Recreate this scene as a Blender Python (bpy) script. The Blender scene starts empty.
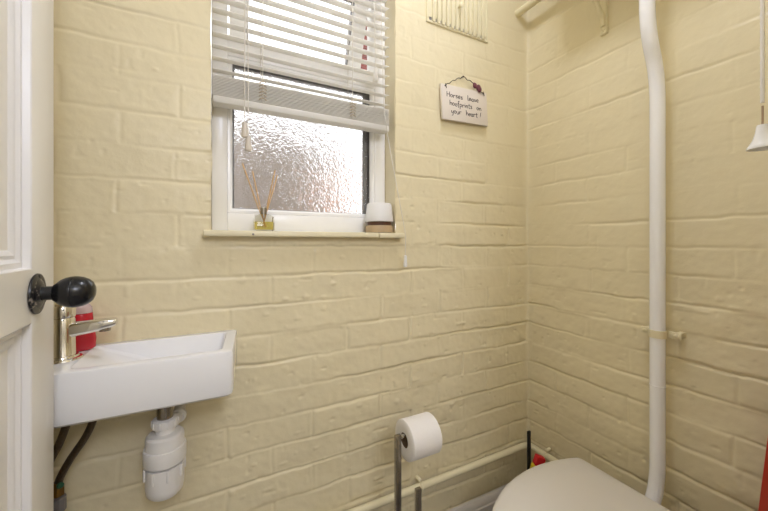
import bpy, bmesh, math, random
import numpy as np
from mathutils import Vector, Matrix
random.seed(7)
rng = np.random.default_rng(11)
scn = bpy.context.scene
col = scn.collection
PI = math.pi
R = math.radians

# ------------------------------------------------------------------ materials
def new_mat(name):
    m = bpy.data.materials.new(name); m.use_nodes = True
    nt = m.node_tree
    return m, nt, nt.nodes['Principled BSDF']

def mat(name, rgb, rough=0.5, metal=0.0, var=0.06, scale=12.0, bump=0.0, bscale=60.0, coat=0.0, trans=0.0, ior=1.45, spec=None):
    m, nt, b = new_mat(name)
    tc = nt.nodes.new('ShaderNodeTexCoord')
    n = nt.nodes.new('ShaderNodeTexNoise'); n.inputs['Scale'].default_value = scale; n.inputs['Detail'].default_value = 4
    nt.links.new(tc.outputs['Object'], n.inputs['Vector'])
    mix = nt.nodes.new('ShaderNodeMix'); mix.data_type = 'RGBA'
    mix.inputs['A'].default_value = (*[c*(1-var) for c in rgb], 1)
    mix.inputs['B'].default_value = (*[min(1, c*(1+var)) for c in rgb], 1)
    nt.links.new(n.outputs['Fac'], mix.inputs['Factor'])
    nt.links.new(mix.outputs['Result'], b.inputs['Base Color'])
    b.inputs['Roughness'].default_value = rough
    b.inputs['Metallic'].default_value = metal
    b.inputs['IOR'].default_value = ior
    b.inputs['Coat Weight'].default_value = coat
    b.inputs['Transmission Weight'].default_value = trans
    if spec is not None: b.inputs['Specular IOR Level'].default_value = spec
    if bump > 0:
        n2 = nt.nodes.new('ShaderNodeTexNoise'); n2.inputs['Scale'].default_value = bscale; n2.inputs['Detail'].default_value = 5
        nt.links.new(tc.outputs['Object'], n2.inputs['Vector'])
        bp = nt.nodes.new('ShaderNodeBump'); bp.inputs['Strength'].default_value = bump; bp.inputs['Distance'].default_value = 0.004
        nt.links.new(n2.outputs['Fac'], bp.inputs['Height'])
        nt.links.new(bp.outputs['Normal'], b.inputs['Normal'])
    return m

CREAM = (0.765, 0.68, 0.465)
M = {}
M['wall'] = mat('cream_gloss_paint', CREAM, 0.33, var=0.03, scale=5, bump=0.30, bscale=36, spec=0.35)
M['cream'] = mat('cream_trim_paint', (0.77, 0.70, 0.48), 0.36, var=0.03, bump=0.1)
M['sillp'] = mat('sill_paint', (0.78, 0.71, 0.50), 0.38, var=0.03, bump=0.1)
M['plain'] = mat('pale_plaster', (0.70, 0.66, 0.56), 0.7)
M['ceiling'] = mat('ceiling_white', (0.80, 0.78, 0.72), 0.8)
M['floor'] = mat('grey_vinyl', (0.20, 0.19, 0.20), 0.5, var=0.2, scale=30)
M['skirt'] = mat('skirting_paint', (0.70, 0.66, 0.62), 0.3, bump=0.08)
M['door'] = mat('door_paint', (0.82, 0.79, 0.72), 0.32, var=0.02, bump=0.12, bscale=30)
M['mould'] = mat('moulding_paint', (0.80, 0.785, 0.77), 0.28, var=0.02, bump=0.12, bscale=40)
M['upvc'] = mat('white_upvc', (0.90, 0.89, 0.87), 0.25, var=0.01)
M['ceramic'] = mat('white_ceramic', (0.83, 0.83, 0.845), 0.12, var=0.008, coat=0.3)
M['plastic'] = mat('white_plastic', (0.80, 0.785, 0.77), 0.28, var=0.01)
M['lid'] = mat('toilet_seat_plastic', (0.72, 0.685, 0.625), 0.3, var=0.01)
M['pipe'] = mat('white_pipe_plastic', (0.90, 0.90, 0.93), 0.22, var=0.02)
M['chrome'] = mat('chrome', (0.78, 0.76, 0.73), 0.09, metal=1, var=0.02)
M['steel'] = mat('brushed_steel', (0.34, 0.31, 0.27), 0.25, metal=1, var=0.1, scale=60)
M['hose'] = mat('braided_hose', (0.12, 0.09, 0.06), 0.35, metal=0.8, var=0.5, scale=220, bump=0.5, bscale=300)
M['black'] = mat('black_iron', (0.010, 0.010, 0.011), 0.25, var=0.2, bump=0.1)
M['blackp'] = mat('black_plastic', (0.008, 0.008, 0.009), 0.4)
M['gasket'] = mat('dark_gasket', (0.21, 0.20, 0.20), 0.5)
M['slat'] = mat('blind_slat', (0.92, 0.905, 0.87), 0.35, var=0.01)
M['clump'] = mat('cord_tan', (0.60, 0.50, 0.36), 0.8)
def translucent(m, f):
    nt = m.node_tree; b = nt.nodes['Principled BSDF']; out = nt.nodes['Material Output']
    tr = nt.nodes.new('ShaderNodeBsdfTranslucent'); tr.inputs['Color'].default_value = (.95, .93, .88, 1)
    mx = nt.nodes.new('ShaderNodeMixShader'); mx.inputs[0].default_value = f
    nt.links.new(b.outputs[0], mx.inputs[1]); nt.links.new(tr.outputs[0], mx.inputs[2]); nt.links.new(mx.outputs[0], out.inputs['Surface'])
translucent(M['slat'], .5)
M['cord'] = mat('cord_white', (0.75, 0.71, 0.64), 0.8)
M['tassel'] = mat('tassel_plastic', (0.68, 0.62, 0.54), 0.4)
M['sign'] = mat('sign_board', (0.72, 0.65, 0.57), 0.6, var=0.03)
M['ink'] = mat('ink', (0.035, 0.02, 0.02), 0.6)
M['wire'] = mat('dark_wire', (0.06, 0.05, 0.035), 0.4, metal=0.6)
M['ribbon'] = mat('purple_bead', (0.16, 0.04, 0.06), 0.4, var=0.4, scale=120)
M['wood'] = mat('pale_wood', (0.46, 0.34, 0.20), 0.5, var=0.2, scale=40)
M['brown'] = mat('dark_brown', (0.10, 0.04, 0.02), 0.5)
M['devwhite'] = mat('matt_white', (0.80, 0.785, 0.765), 0.45, var=0.01)
M['grey'] = mat('grey_print', (0.25, 0.25, 0.26), 0.5)
M['reed'] = mat('reed', (0.62, 0.36, 0.12), 0.7, var=0.2)
M['glassb'] = mat('clear_glass', (0.97, 0.97, 0.95), 0.02, trans=1.0, var=0.005, ior=1.3)
M['oil'] = mat('yellow_oil', (1.0, 0.86, 0.25), 0.03, trans=0.9, var=0.02, ior=1.3)
M['redsoap'] = mat('red_soap', (0.72, 0.03, 0.05), 0.15, trans=0.25, var=0.15, scale=60)
M['pinkpl'] = mat('clear_pink_plastic', (0.90, 0.72, 0.74), 0.12, trans=0.5, var=0.05)
M['redcap'] = mat('red_cap', (0.55, 0.012, 0.016), 0.35)
M['yellow'] = mat('yellow_bottle', (0.72, 0.58, 0.03), 0.35)
M['green'] = mat('green_plastic', (0.03, 0.12, 0.06), 0.4)
M['brass'] = mat('dull_brass', (0.28, 0.17, 0.05), 0.35, metal=0.9)
M['paper'] = mat('toilet_paper', (0.82, 0.79, 0.76), 0.9, var=0.02, bump=0.1, bscale=90)
M['card'] = mat('cardboard', (0.13, 0.085, 0.05), 0.8)
M['redwood'] = mat('red_varnish', (0.42, 0.028, 0.008), 0.3, var=0.2, scale=20)
M['chain'] = mat('pull_cord', (0.80, 0.77, 0.73), 0.7)
M['brownend'] = mat('worn_cord', (0.42, 0.30, 0.20), 0.8)
M['leaf'] = mat('dry_brown_leaf', (0.27, 0.215, 0.17), 0.7, var=0.4, scale=6)
M['orange'] = mat('orange_leaf', (0.75, 0.26, 0.04), 0.6, var=0.2)
M['gardenwall'] = mat('white_render', (0.32, 0.295, 0.275), 0.9, var=0.5, scale=4)
M['patio'] = mat('patio_slab', (0.45, 0.43, 0.41), 0.9, var=0.15)
M['gutter'] = mat('dark_gutter', (0.03, 0.028, 0.03), 0.5)

def brick_mat():
    m, nt, b = new_mat('red_brick')
    tc = nt.nodes.new('ShaderNodeTexCoord')
    bt = nt.nodes.new('ShaderNodeTexBrick'); bt.inputs['Scale'].default_value = 5
    bt.inputs['Color1'].default_value = (.13, .022, .016, 1); bt.inputs['Color2'].default_value = (.07, .016, .012, 1)
    bt.inputs['Mortar'].default_value = (.16, .10, .08, 1)
    sp = nt.nodes.new('ShaderNodeSeparateXYZ'); ad = nt.nodes.new('ShaderNodeMath'); cb = nt.nodes.new('ShaderNodeCombineXYZ')
    nt.links.new(tc.outputs['Object'], sp.inputs[0]); nt.links.new(sp.outputs['X'], ad.inputs[0]); nt.links.new(sp.outputs['Y'], ad.inputs[1])
    nt.links.new(ad.outputs[0], cb.inputs['X']); nt.links.new(sp.outputs['Z'], cb.inputs['Y'])
    nt.links.new(cb.outputs[0], bt.inputs['Vector']); nt.links.new(bt.outputs['Color'], b.inputs['Base Color'])
    b.inputs['Roughness'].default_value = .9
    return m
M['brick'] = brick_mat()

def rose_mat():
    m, nt, b = new_mat('black_iron_with_paint_edge')
    tc = nt.nodes.new('ShaderNodeTexCoord')
    n = nt.nodes.new('ShaderNodeTexNoise'); n.inputs['Scale'].default_value = 160; n.inputs['Detail'].default_value = 5
    nt.links.new(tc.outputs['Object'], n.inputs['Vector'])
    r = nt.nodes.new('ShaderNodeValToRGB'); r.color_ramp.elements[0].position = .60; r.color_ramp.elements[1].position = .66
    r.color_ramp.elements[0].color = (.012, .011, .011, 1); r.color_ramp.elements[1].color = (.30, .26, .22, 1)
    nt.links.new(n.outputs['Fac'], r.inputs['Fac']); nt.links.new(r.outputs['Color'], b.inputs['Base Color'])
    b.inputs['Roughness'].default_value = .35
    return m
M['rose'] = rose_mat()

def obscure_glass():
    m, nt, b = new_mat('obscured_glass')
    b.inputs['Base Color'].default_value = (1, 1, 1, 1)
    b.inputs['Transmission Weight'].default_value = 1; b.inputs['Roughness'].default_value = .03; b.inputs['IOR'].default_value = 1.45
    tc = nt.nodes.new('ShaderNodeTexCoord')
    n0 = nt.nodes.new('ShaderNodeTexNoise'); n0.inputs['Scale'].default_value = 9; n0.inputs['Detail'].default_value = 3
    nt.links.new(tc.outputs['Object'], n0.inputs['Vector'])
    mx = nt.nodes.new('ShaderNodeMix'); mx.data_type = 'RGBA'; mx.inputs['Factor'].default_value = .18
    nt.links.new(tc.outputs['Object'], mx.inputs['A']); nt.links.new(n0.outputs['Color'], mx.inputs['B'])
    v = nt.nodes.new('ShaderNodeTexVoronoi'); v.feature = 'DISTANCE_TO_EDGE'; v.inputs['Scale'].default_value = 48
    nt.links.new(mx.outputs['Result'], v.inputs['Vector'])
    rmp = nt.nodes.new('ShaderNodeMath'); rmp.operation = 'MINIMUM'; rmp.inputs[1].default_value = .22
    nt.links.new(v.outputs['Distance'], rmp.inputs[0])
    n2 = nt.nodes.new('ShaderNodeTexNoise'); n2.inputs['Scale'].default_value = 105; n2.inputs['Detail'].default_value = 3; n2.inputs['Distortion'].default_value = 1.5
    nt.links.new(tc.outputs['Object'], n2.inputs['Vector'])
    ad = nt.nodes.new('ShaderNodeMath'); ad.operation = 'MULTIPLY_ADD'; ad.inputs[1].default_value = .9
    nt.links.new(n2.outputs['Fac'], ad.inputs[0]); nt.links.new(rmp.outputs[0], ad.inputs[2])
    bp = nt.nodes.new('ShaderNodeBump'); bp.inputs['Strength'].default_value = .42; bp.inputs['Distance'].default_value = .006
    nt.links.new(ad.outputs[0], bp.inputs['Height']); nt.links.new(bp.outputs['Normal'], b.inputs['Normal'])
    return m
M['obscure'] = obscure_glass()

# ------------------------------------------------------------------ mesh helpers
ORI = {}
def link(o): col.objects.link(o); return o

def thing(name, label, cat, loc=(0, 0, 0), group=None, rotz=0.0, local=False):
    o = bpy.data.objects.new(name, None); o.empty_display_size = .05; link(o)
    o.location = loc; o.rotation_euler = (0, 0, rotz)
    o['label'] = label; o['category'] = cat
    if group: o['group'] = group
    ORI[o.name] = Vector((0, 0, 0)) if local else Vector(loc)
    return o

def obj(name, bm, m, parent=None, sharp=35, label=None, smooth=True):
    bmesh.ops.recalc_face_normals(bm, faces=bm.faces[:])
    if parent:
        off = ORI[parent.name]
        bmesh.ops.translate(bm, vec=-off, verts=bm.verts[:])
    me = bpy.data.meshes.new(name); bm.to_mesh(me); bm.free()
    me.materials.append(M[m] if isinstance(m, str) else m)
    if smooth:
        me.polygons.foreach_set('use_smooth', [True]*len(me.polygons))
        me.set_sharp_from_angle(angle=R(sharp))
    o = bpy.data.objects.new(name, me); link(o)
    if parent:
        o.parent = parent; ORI[o.name] = ORI[parent.name]
    if label: o['label'] = label
    return o

def tag(o, label, cat, group=None):
    o['label'] = label; o['category'] = cat
    if group: o['group'] = group
    return o
def struct(o): o['kind'] = 'structure'; return o

def NB(): return bmesh.new()

def box(bm, lo, hi, bev=0.0, seg=2, mtx=None):
    lo, hi = Vector(lo), Vector(hi)
    c = (lo+hi)/2; s = hi-lo
    r = bmesh.ops.create_cube(bm, size=1, matrix=Matrix.Translation(c) @ Matrix.Diagonal((*s, 1)))
    vs = r['verts']
    if bev > 0:
        es = list({e for v in vs for e in v.link_edges})
        rb = bmesh.ops.bevel(bm, geom=es, offset=bev, segments=seg, affect='EDGES', profile=.5)
        vs = list({v for f in rb['faces'] for v in f.verts} | {v for v in vs if v.is_valid})
    if mtx is not None:
        bmesh.ops.transform(bm, matrix=mtx, verts=vs)
    return vs

def loft(bm, rings, cap0=True, cap1=True, closed=True):
    V = [[bm.verts.new(p) for p in ring] for ring in rings]
    n = len(V[0])
    for a, b in zip(V, V[1:]):
        for i in range(n if closed else n-1):
            j = (i+1) % n
            bm.faces.new((a[i], a[j], b[j], b[i]))
    if cap0: bm.faces.new(V[0][::-1])
    if cap1: bm.faces.new(V[-1])
    return V

def tube(bm, pts, r, n=12, cap=True, sx=1.0):
    pts = [Vector(p) for p in pts]
    rings = []
    up = None
    for i, p in enumerate(pts):
        d = (pts[min(i+1, len(pts)-1)] - pts[max(i-1, 0)]).normalized()
        if up is None:
            up = d.orthogonal().normalized()
        else:
            up = (up - d*up.dot(d)).normalized()
        w = d.cross(up)
        rr = r[i] if isinstance(r, (list, tuple)) else r
        rings.append([p + up*math.cos(2*PI*k/n)*rr*sx + w*math.sin(2*PI*k/n)*rr for k in range(n)])
    loft(bm, rings, cap, cap)

def fillet(pts, r, n=8):
    pts = [Vector(p) for p in pts]; out = [pts[0]]
    for a, b, c in zip(pts, pts[1:], pts[2:]):
        d1 = (a-b); d2 = (c-b)
        t1 = min(r, d1.length*.49); t2 = min(r, d2.length*.49)
        p0 = b+d1.normalized()*t1; p2 = b+d2.normalized()*t2
        for k in range(n+1):
            t = k/n
            out.append(p0*(1-t)**2 + b*2*t*(1-t) + p2*t*t)
    out.append(pts[-1]); return out

def lathe(bm, prof, o=(0, 0, 0), axis=(0, 0, 1), n=32, cap0=True, cap1=True):
    """prof: (radius, distance along axis)."""
    ax = Vector(axis).normalized(); u = ax.orthogonal().normalized(); w = ax.cross(u); o = Vector(o)
    rings = [[o + ax*h + (u*math.cos(2*PI*k/n)+w*math.sin(2*PI*k/n))*max(r, 1e-5) for k in range(n)] for r, h in prof]
    loft(bm, rings, cap0, cap1)

def rrect(x0, x1, y0, y1, r, z, n=6):
    out = []
    for cx, cy, a in ((x1-r, y1-r, 0), (x0+r, y1-r, 90), (x0+r, y0+r, 180), (x1-r, y0+r, 270)):
        for k in range(n+1):
            t = R(a+90*k/n); out.append((cx+r*math.cos(t), cy+r*math.sin(t), z))
    return out

def crom(pts, sub=8, closed=False):
    P = [Vector(p) for p in pts]; n = len(P); out = []
    rngi = range(n if closed else n-1)
    for i in rngi:
        p0 = P[(i-1) % n] if closed else P[max(i-1, 0)]
        p1 = P[i]; p2 = P[(i+1) % n]
        p3 = P[(i+2) % n] if closed else P[min(i+2, n-1)]
        for k in range(sub):
            t = k/sub
            out.append(.5*((2*p1)+(-p0+p2)*t+(2*p0-5*p1+4*p2-p3)*t*t+(-p0+3*p1-3*p2+p3)*t**3))
    if not closed: out.append(P[-1])
    return out

# ------------------------------------------------------------------ dimensions
XL, YF, H = -1.43, -0.905, 2.40
WX0, WX1, WZ0, WZ1 = -1.104, -0.594, 1.100, 1.95       # window opening
PZ, CRS = 1.06, 0.075                                     # a bed joint height, course height

# ------------------------------------------------------------------ painted brick walls
def vnoise(u, v, su, sv, seed):
    g = np.random.default_rng(seed).random((96, 96))
    a = u*su+seed*1.37; b = v*sv+seed*.71
    i = np.floor(a).astype(int); j = np.floor(b).astype(int)
    fa = a-i; fb = b-j
    fa = fa*fa*(3-2*fa); fb = fb*fb*(3-2*fb)
    i0 = i % 96; i1 = (i+1) % 96; j0 = j % 96; j1 = (j+1) % 96
    return (g[i0, j0]*(1-fa)*(1-fb)+g[i1, j0]*fa*(1-fb)+g[i0, j1]*(1-fa)*fb+g[i1, j1]*fa*fb)*2-1

def brick_height(u, z, seed, off_even, off_odd, length):
    """relief (metres, + is out of the wall) of thickly painted brickwork"""
    zz = z + .0034*vnoise(u, z, 6, 6, seed) + .0022*vnoise(u, z, 31, 24, seed+1)
    c = (zz-PZ)/CRS
    k = np.floor(c+.5)                                    # nearest bed joint
    dz = (c-k)*CRS
    # below a joint the brick face is set back a touch: joints read as ledges
    wide = .0034+.0014*vnoise(u, z, 9, 13, seed+2)
    dep = .0026+.0046*vnoise(u, k*3.1, 6, 1, seed+3)
    dep = np.clip(dep, .0003, .0062)
    h = -dep*np.exp(-(dz/wide)**2)
    # rolls of paint left along the lower lip of the joints
    lip = np.clip(vnoise(u, k*2.3, 13, 1, seed+20)+.15, 0, 1)
    h += .0026*lip*np.exp(-((dz+.0075)/.0036)**2) + .0013*np.clip(vnoise(u, k*1.9, 9, 1, seed+21), 0, 1)*np.exp(-((dz-.008)/.004)**2)
    row = np.floor(c).astype(int)
    off = np.where(row % 2 == 0, off_even, off_odd)
    uu = u + .003*vnoise(u, z, 20, 30, seed+4)
    jit = .012*(np.random.default_rng(seed+5).random(400)-.5)
    q = (uu-off-jit[row % 400])/length
    kk = np.floor(q+.5)
    du = (q-kk)*length
    dp = np.clip(.0016+.0022*vnoise(kk*5.3, row*7.7, 1, 1, seed+6), 0, .004)
    h2 = -dp*np.exp(-(du/.0036)**2)
    h = np.minimum(h, h2)
    # every brick sits a little proud or back, and a little tilted
    bi = np.floor(q).astype(int)
    rb = np.random.default_rng(seed+7).random((64, 64))
    rt = np.random.default_rng(seed+8).random((64, 64))
    ff = c-np.floor(c)
    edge = np.clip(np.minimum(ff, 1-ff)*8, 0, 1)*np.clip(np.minimum(q-np.floor(q), 1-(q-np.floor(q)))*14, 0, 1)
    edge = edge*edge*(3-2*edge)
    h += edge*((rb[row % 64, bi % 64]-.5)*.0026 + (rt[row % 64, bi % 64]-.5)*.003*(ff-.5))
    h += .0016*vnoise(u, z, 5, 5, seed+9) + .0011*vnoise(u, z, 19, 26, seed+10) + .0004*vnoise(u, z, 70, 80, seed+11)
    # runs, pits and blobs of old paint
    b = np.clip(vnoise(u, z, 38, 55, seed+12)-.70, 0, 1)
    h += .011*b*np.clip(vnoise(u, z, 4, 6, seed+13)+.25, 0, 1)
    p = np.clip(vnoise(u, z, 45, 60, seed+14)-.78, 0, 1)
    h -= .009*p
    return h

def grid_wall(name, us, zs, fn, to_world, hole=None):
    U, Z = np.meshgrid(us, zs, indexing='ij')
    Hh = fn(U, Z)
    co = to_world(U, Z, Hh).reshape(-1, 3)
    nu, nz = len(us), len(zs)
    idx = np.arange(nu*nz).reshape(nu, nz)
    q = np.stack([idx[:-1, :-1], idx[1:, :-1], idx[1:, 1:], idx[:-1, 1:]], -1)
    if hole is not None:
        uc = (us[:-1]+us[1:])/2; zc = (zs[:-1]+zs[1:])/2
        inside = ((uc > hole[0]) & (uc < hole[1]))[:, None] & ((zc > hole[2]) & (zc < hole[3]))[None, :]
        q = q[~inside]
    q = q.reshape(-1, 4)
    return co, q

def mesh_np(name, co, q, m):
    me = bpy.data.meshes.new(name)
    me.vertices.add(len(co)); me.vertices.foreach_set('co', co.astype(np.float32).ravel())
    me.loops.add(q.size); me.loops.foreach_set('vertex_index', q.astype(np.int32).ravel())
    me.polygons.add(len(q)); me.polygons.foreach_set('loop_start', np.arange(0, q.size, 4, dtype=np.int32))
    me.polygons.foreach_set('use_smooth', np.ones(len(q), dtype=bool))
    me.update(calc_edges=True); me.validate()
    me.materials.append(M[m])
    o = bpy.data.objects.new(name, me); link(o); return o

def lin(a, b, st): return np.linspace(a, b, max(2, int(round((b-a)/st))+1))

st = .003
us = np.unique(np.concatenate([lin(XL, WX0, st), lin(WX0, WX1, st), lin(WX1, 0, st)]).round(6))
zs = np.unique(np.concatenate([lin(0, WZ0, st), lin(WZ0, WZ1, st), lin(WZ1, H, .01)]).round(6))
def back_h(u, z):
    h = brick_height(u, z, 21, -.107, -.217, .2135)
    amp = .70+.35*np.clip((u+1.0)/.5, 0, 1) + .30*np.clip((1.0-z)/.3, 0, 1)
    h = h*amp*(1-.42*np.clip((z-1.12)/.3, 0, 1)*np.clip((u+.75)/.2, 0, 1) - .22*np.clip((z-1.2)/.3, 0, 1))
    # plainer patch above the window head and a rounded internal corner
    h = h + .010*np.exp(-(-u)/.008)
    return h
def back_w(u, z, h):
    # ragged paint edge along the window jambs
    x = u + np.where(np.abs(u-WX0) < 1e-5, .003*vnoise(u*0, z, 1, 16, 77), 0) + np.where(np.abs(u-WX1) < 1e-5, .002*vnoise(u*0, z, 1, 13, 78), 0)
    return np.stack([x, -h, z], -1)
co, q = grid_wall('wall_back', us, zs, back_h, back_w, (WX0, WX1, WZ0, WZ1))
# plastered reveals run from the brick face to the outside face
def reveal(pa, pb, deep=.20):
    n = 40; c2 = []; f2 = []
    for i in range(n+1):
        t = i/n
        x = pa[0]*(1-t)+pb[0]*t; z = pa[1]*(1-t)+pb[1]*t
        for y in (0.0, .004, .03, .063, deep):
            s = 0.0006*math.sin(i*1.9+y*90)
            c2.append((x+(s if pa[0] == pb[0] else 0), y-(.0035 if y == 0 else 0), z+(s if pa[1] == pb[1] else 0)))
    for i in range(n):
        for k in range(4):
            a = i*5+k; f2.append((a, a+1, a+6, a+5))
    return np.array(c2), np.array(f2)
for pa, pb in (((WX0, WZ0), (WX0, WZ1)), ((WX1, WZ1), (WX1, WZ0)), ((WX0, WZ1), (WX1, WZ1)), ((WX1, WZ0), (WX0, WZ0))):
    c2, f2 = reveal(pa, pb); q = np.concatenate([q, f2+len(co)]); co = np.concatenate([co, c2])
struct(mesh_np('wall_back', co, q, 'wall'))

ys = lin(-.905, 0, st); zs2 = np.unique(np.concatenate([lin(0, 1.95, st), lin(1.95, H, .01)]).round(6))
def right_h(u, z):
    h = brick_height(u, z, 51, -.242, -.124, .232)
    h = h*(.42+.75*np.clip((1.15-z)/.35, 0, 1)) + .010*np.exp(-(-u)/.008)
    return h
co, q = grid_wall('wall_right', ys, zs2, right_h, lambda u, z, h: np.stack([-h, u, z], -1))
struct(mesh_np('wall_right', co, q[:, ::-1], 'wall'))

bm = NB(); box(bm, (XL-.1, YF-1.6, 0), (XL, .05, H)); struct(obj('wall_left', bm, 'wall'))
bm = NB()
DX0, DX1 = -1.345, -.60
box(bm, (XL, YF-.09, 0), (DX0, YF, H)); box(bm, (DX1, YF-.09, 0), (.05, YF, H)); box(bm, (DX0, YF-.09, 2.03), (DX1, YF, H))
struct(obj('wall_front', bm, 'wall'))
bm = NB(); box(bm, (XL-.1, YF-1.7, -.05), (.1, .06, 0)); struct(obj('floor', bm, 'floor'))
bm = NB(); box(bm, (XL-.1, YF-1.7, H), (.1, .24, H+.05)); struct(obj('ceiling', bm, 'ceiling'))
bm = NB(); box(bm, (XL-.1, YF-1.7, 0), (.1, YF-1.6, H)); struct(obj('wall_hall', bm, 'plain'))
bm = NB(); box(bm, (.0, YF-1.6, 0), (.1, YF-.09, H)); struct(obj('wall_hall_right', bm, 'plain'))
# skirting boards: square board with a rounded, lipped top
def skirting(name, p, q_, nrm):
    prof = [(0, 0), (.019, 0), (.019, .128), (.016, .132), (.016, .139), (.013, .149), (.007, .156), (0, .158)]
    bm = NB()
    rings = [[Vector((c[0]+nrm[0]*d, c[1]+nrm[1]*d, z)) for d, z in prof] for c in (p, q_)]
    loft(bm, rings); return struct(obj(name, bm, 'skirt', sharp=30))
skirting('baseboard_back', (XL, .004), (.004, .004), (0, -1))
skirting('baseboard_right', (.004, YF), (.004, .004), (-1, 0))

# ------------------------------------------------------------------ window
FY = .063
win = thing('window_1', 'white double glazed window with obscured lower pane and open top light', 'window', ((WX0+WX1)/2, FY, WZ0))
struct(win)
def frame_rect(bm, x0, x1, z0, z1, wl, wr, wb, wt, y0, y1, bev=.004):
    box(bm, (x0, y0, z0), (x0+wl, y1, z1), bev); box(bm, (x1-wr, y0, z0), (x1, y1, z1), bev)
    box(bm, (x0+wl-.001, y0+.0005, z0), (x1-wr+.001, y1, z0+wb), bev); box(bm, (x0+wl-.001, y0+.0005, z1-wt), (x1-wr+.001, y1, z1), bev)
bm = NB()
frame_rect(bm, WX0+.001, WX1-.001, WZ0+.001, WZ1-.001, .038, .038, .050, .040, FY, FY+.065)
box(bm, (WX0+.036, FY+.0008, 1.568), (WX1-.036, FY+.065, 1.618), .004)
obj('window_frame', bm, 'upvc', win)
# glazing beads with a sloped face
def bead(bm, x0, x1, z0, z1, y0, y1, w):
    o_ = [(x0, z0), (x1, z0), (x1, z1), (x0, z1)]; i_ = [(x0+w, z0+w), (x1-w, z0+w), (x1-w, z1-w), (x0+w, z1-w)]
    rings = [[(a[0], y0, a[1]) for a in o_], [(a[0]*.45+b[0]*.55, y0, a[1]*.45+b[1]*.55) for a, b in zip(o_, i_)], [(b[0], y0+.006, b[1]) for b in i_], [(b[0], y1, b[1]) for b in i_]]
    loft(bm, rings, False, False)
LX0, LX1, LZ0, LZ1 = WX0+.039, WX1-.039, 1.151, 1.568
bm = NB(); bead(bm, LX0, LX1, LZ0, LZ1, FY+.003, FY+.02, .012); obj('glazing_bead', bm, 'upvc', win, sharp=20)
gx0, gx1, gz0, gz1 = LX0+.010, LX1-.010, LZ0+.011, LZ1-.010
bm = NB()
for y0, y1, w in ((FY+.017, FY+.019, .003), (FY+.0245, FY+.0385, .007)):
    frame_rect(bm, gx0, gx1, gz0, gz1, w, w, w*.5, w, y0, y1, 0)
box(bm, (gx1-.022, FY+.0245, gz0), (gx1, FY+.030, gz1)); obj('glass_spacer', bm, 'gasket', win)
bm = NB(); box(bm, (gx0, FY+.0195, gz0), (gx1, FY+.024, gz1)); obj('obscured_pane', bm, 'obscure', win, label='obscured rippled glass pane')
# open top light: hinged at the head, bottom pushed out
sash_piv = Vector((0, FY+.035, 1.905))
rotm = Matrix.Translation(sash_piv) @ Matrix.Rotation(R(20), 4, 'X') @ Matrix.Translation(-sash_piv)
sx0, sx1, sz0, sz1 = WX0+.047, WX1-.047, 1.585, 1.905
bm = NB(); frame_rect(bm, sx0, sx1, sz0, sz1, .048, .048, .050, .045, FY+.012, FY+.062)
bmesh.ops.transform(bm, matrix=rotm, verts=bm.verts[:])
sash = obj('top_sash', bm, 'upvc', win)
bm = NB(); frame_rect(bm, sx0+.046, sx1-.046, sz0+.048, sz1-.043, .005, .005, .005, .005, FY+.02, FY+.042, 0)
bmesh.ops.transform(bm, matrix=rotm, verts=bm.verts[:]); obj('sash_gasket', bm, 'gasket', sash)
bm = NB(); box(bm, (sx0+.045, FY+.026, sz0+.046), (sx1-.045, FY+.030, sz1-.042))
bmesh.ops.transform(bm, matrix=rotm, verts=bm.verts[:]); obj('clear_pane', bm, 'glassb', sash)
# window board
bm = NB(); box(bm, (-1.121, -.032, 1.086), (-.664, FY+.004, 1.1005), .003); box(bm, (-.663, -.034, 1.085), (-.577, FY+.004, 1.1005), .003)
sill = obj('window_sill', bm, 'sillp', win)
bm = NB(); lathe(bm, [(.0025, 0), (.0025, .003), (.0008, .0038)], (-1.012, -.0315, 1.0915), (0, -1, 0), 10); obj('nail_head', bm, 'gasket', sill, label='dark nail head')

# ------------------------------------------------------------------ venetian blind
bl = thing('window_blind', 'white venetian blind half raised over the window, slats stacked at its foot', 'blind', (-.848, .02, 1.41))
bx0, bx1, by = -1.101, -.616, .012
bm = NB(); box(bm, (bx0, by-.022, 1.905), (bx1, by+.022, 1.945), .003); obj('headrail', bm, 'slat', bl)
def slat(bm, z, tilt, w=.033, bow=.0022):
    pts = []
    for k in range(6):
        t = k/5-.5
        y = t*w; zz = bow*(1-4*t*t)
        pts.append((y*math.cos(tilt)-zz*math.sin(tilt), y*math.sin(tilt)+zz*math.cos(tilt)))
    ring = [(y, zz) for y, zz in pts]+[(y, zz-.0013) for y, zz in pts[::-1]]
    loft(bm, [[(bx, by+y, z+zz) for y, zz in ring] for bx in (bx0, bx1)])
bm = NB()
z = 1.486+.012
while z < 1.895:
    slat(bm, z, R(random.uniform(-1, 1)+11)); z += .0297
obj('slats', bm, 'slat', bl, sharp=40)
bm = NB()
for k in range(14):
    slat(bm, 1.4335+.0036*k, R(random.uniform(-.7, .7)), bow=.0016)
obj('slat_stack', bm, 'slat', bl, sharp=40)
bm = NB(); box(bm, (bx0, by-.018, 1.4125), (bx1, by+.018, 1.431), .004); obj('bottom_rail', bm, 'slat', bl)
for lx in (-.986, -.738):
    bm = NB()
    for yy in (by-.0185, by+.0185):
        tube(bm, [(lx, yy, 1.905), (lx, yy, 1.43)], .0009, 6)
    cl = NB()   # slack cord loops bunched at the stack
    for k in range(6):
        zz = 1.437+.0085*k
        tube(cl, crom([(lx-.009, by-.0195, zz), (lx, by-.024, zz+.004), (lx+.009, by-.0195, zz+.001)], 4), .0011, 6)
    lc = obj('ladder_cord', bm, 'cord', bl); obj('cord_loops', cl, 'clump', lc, label='tan bunched cord loops')
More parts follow.
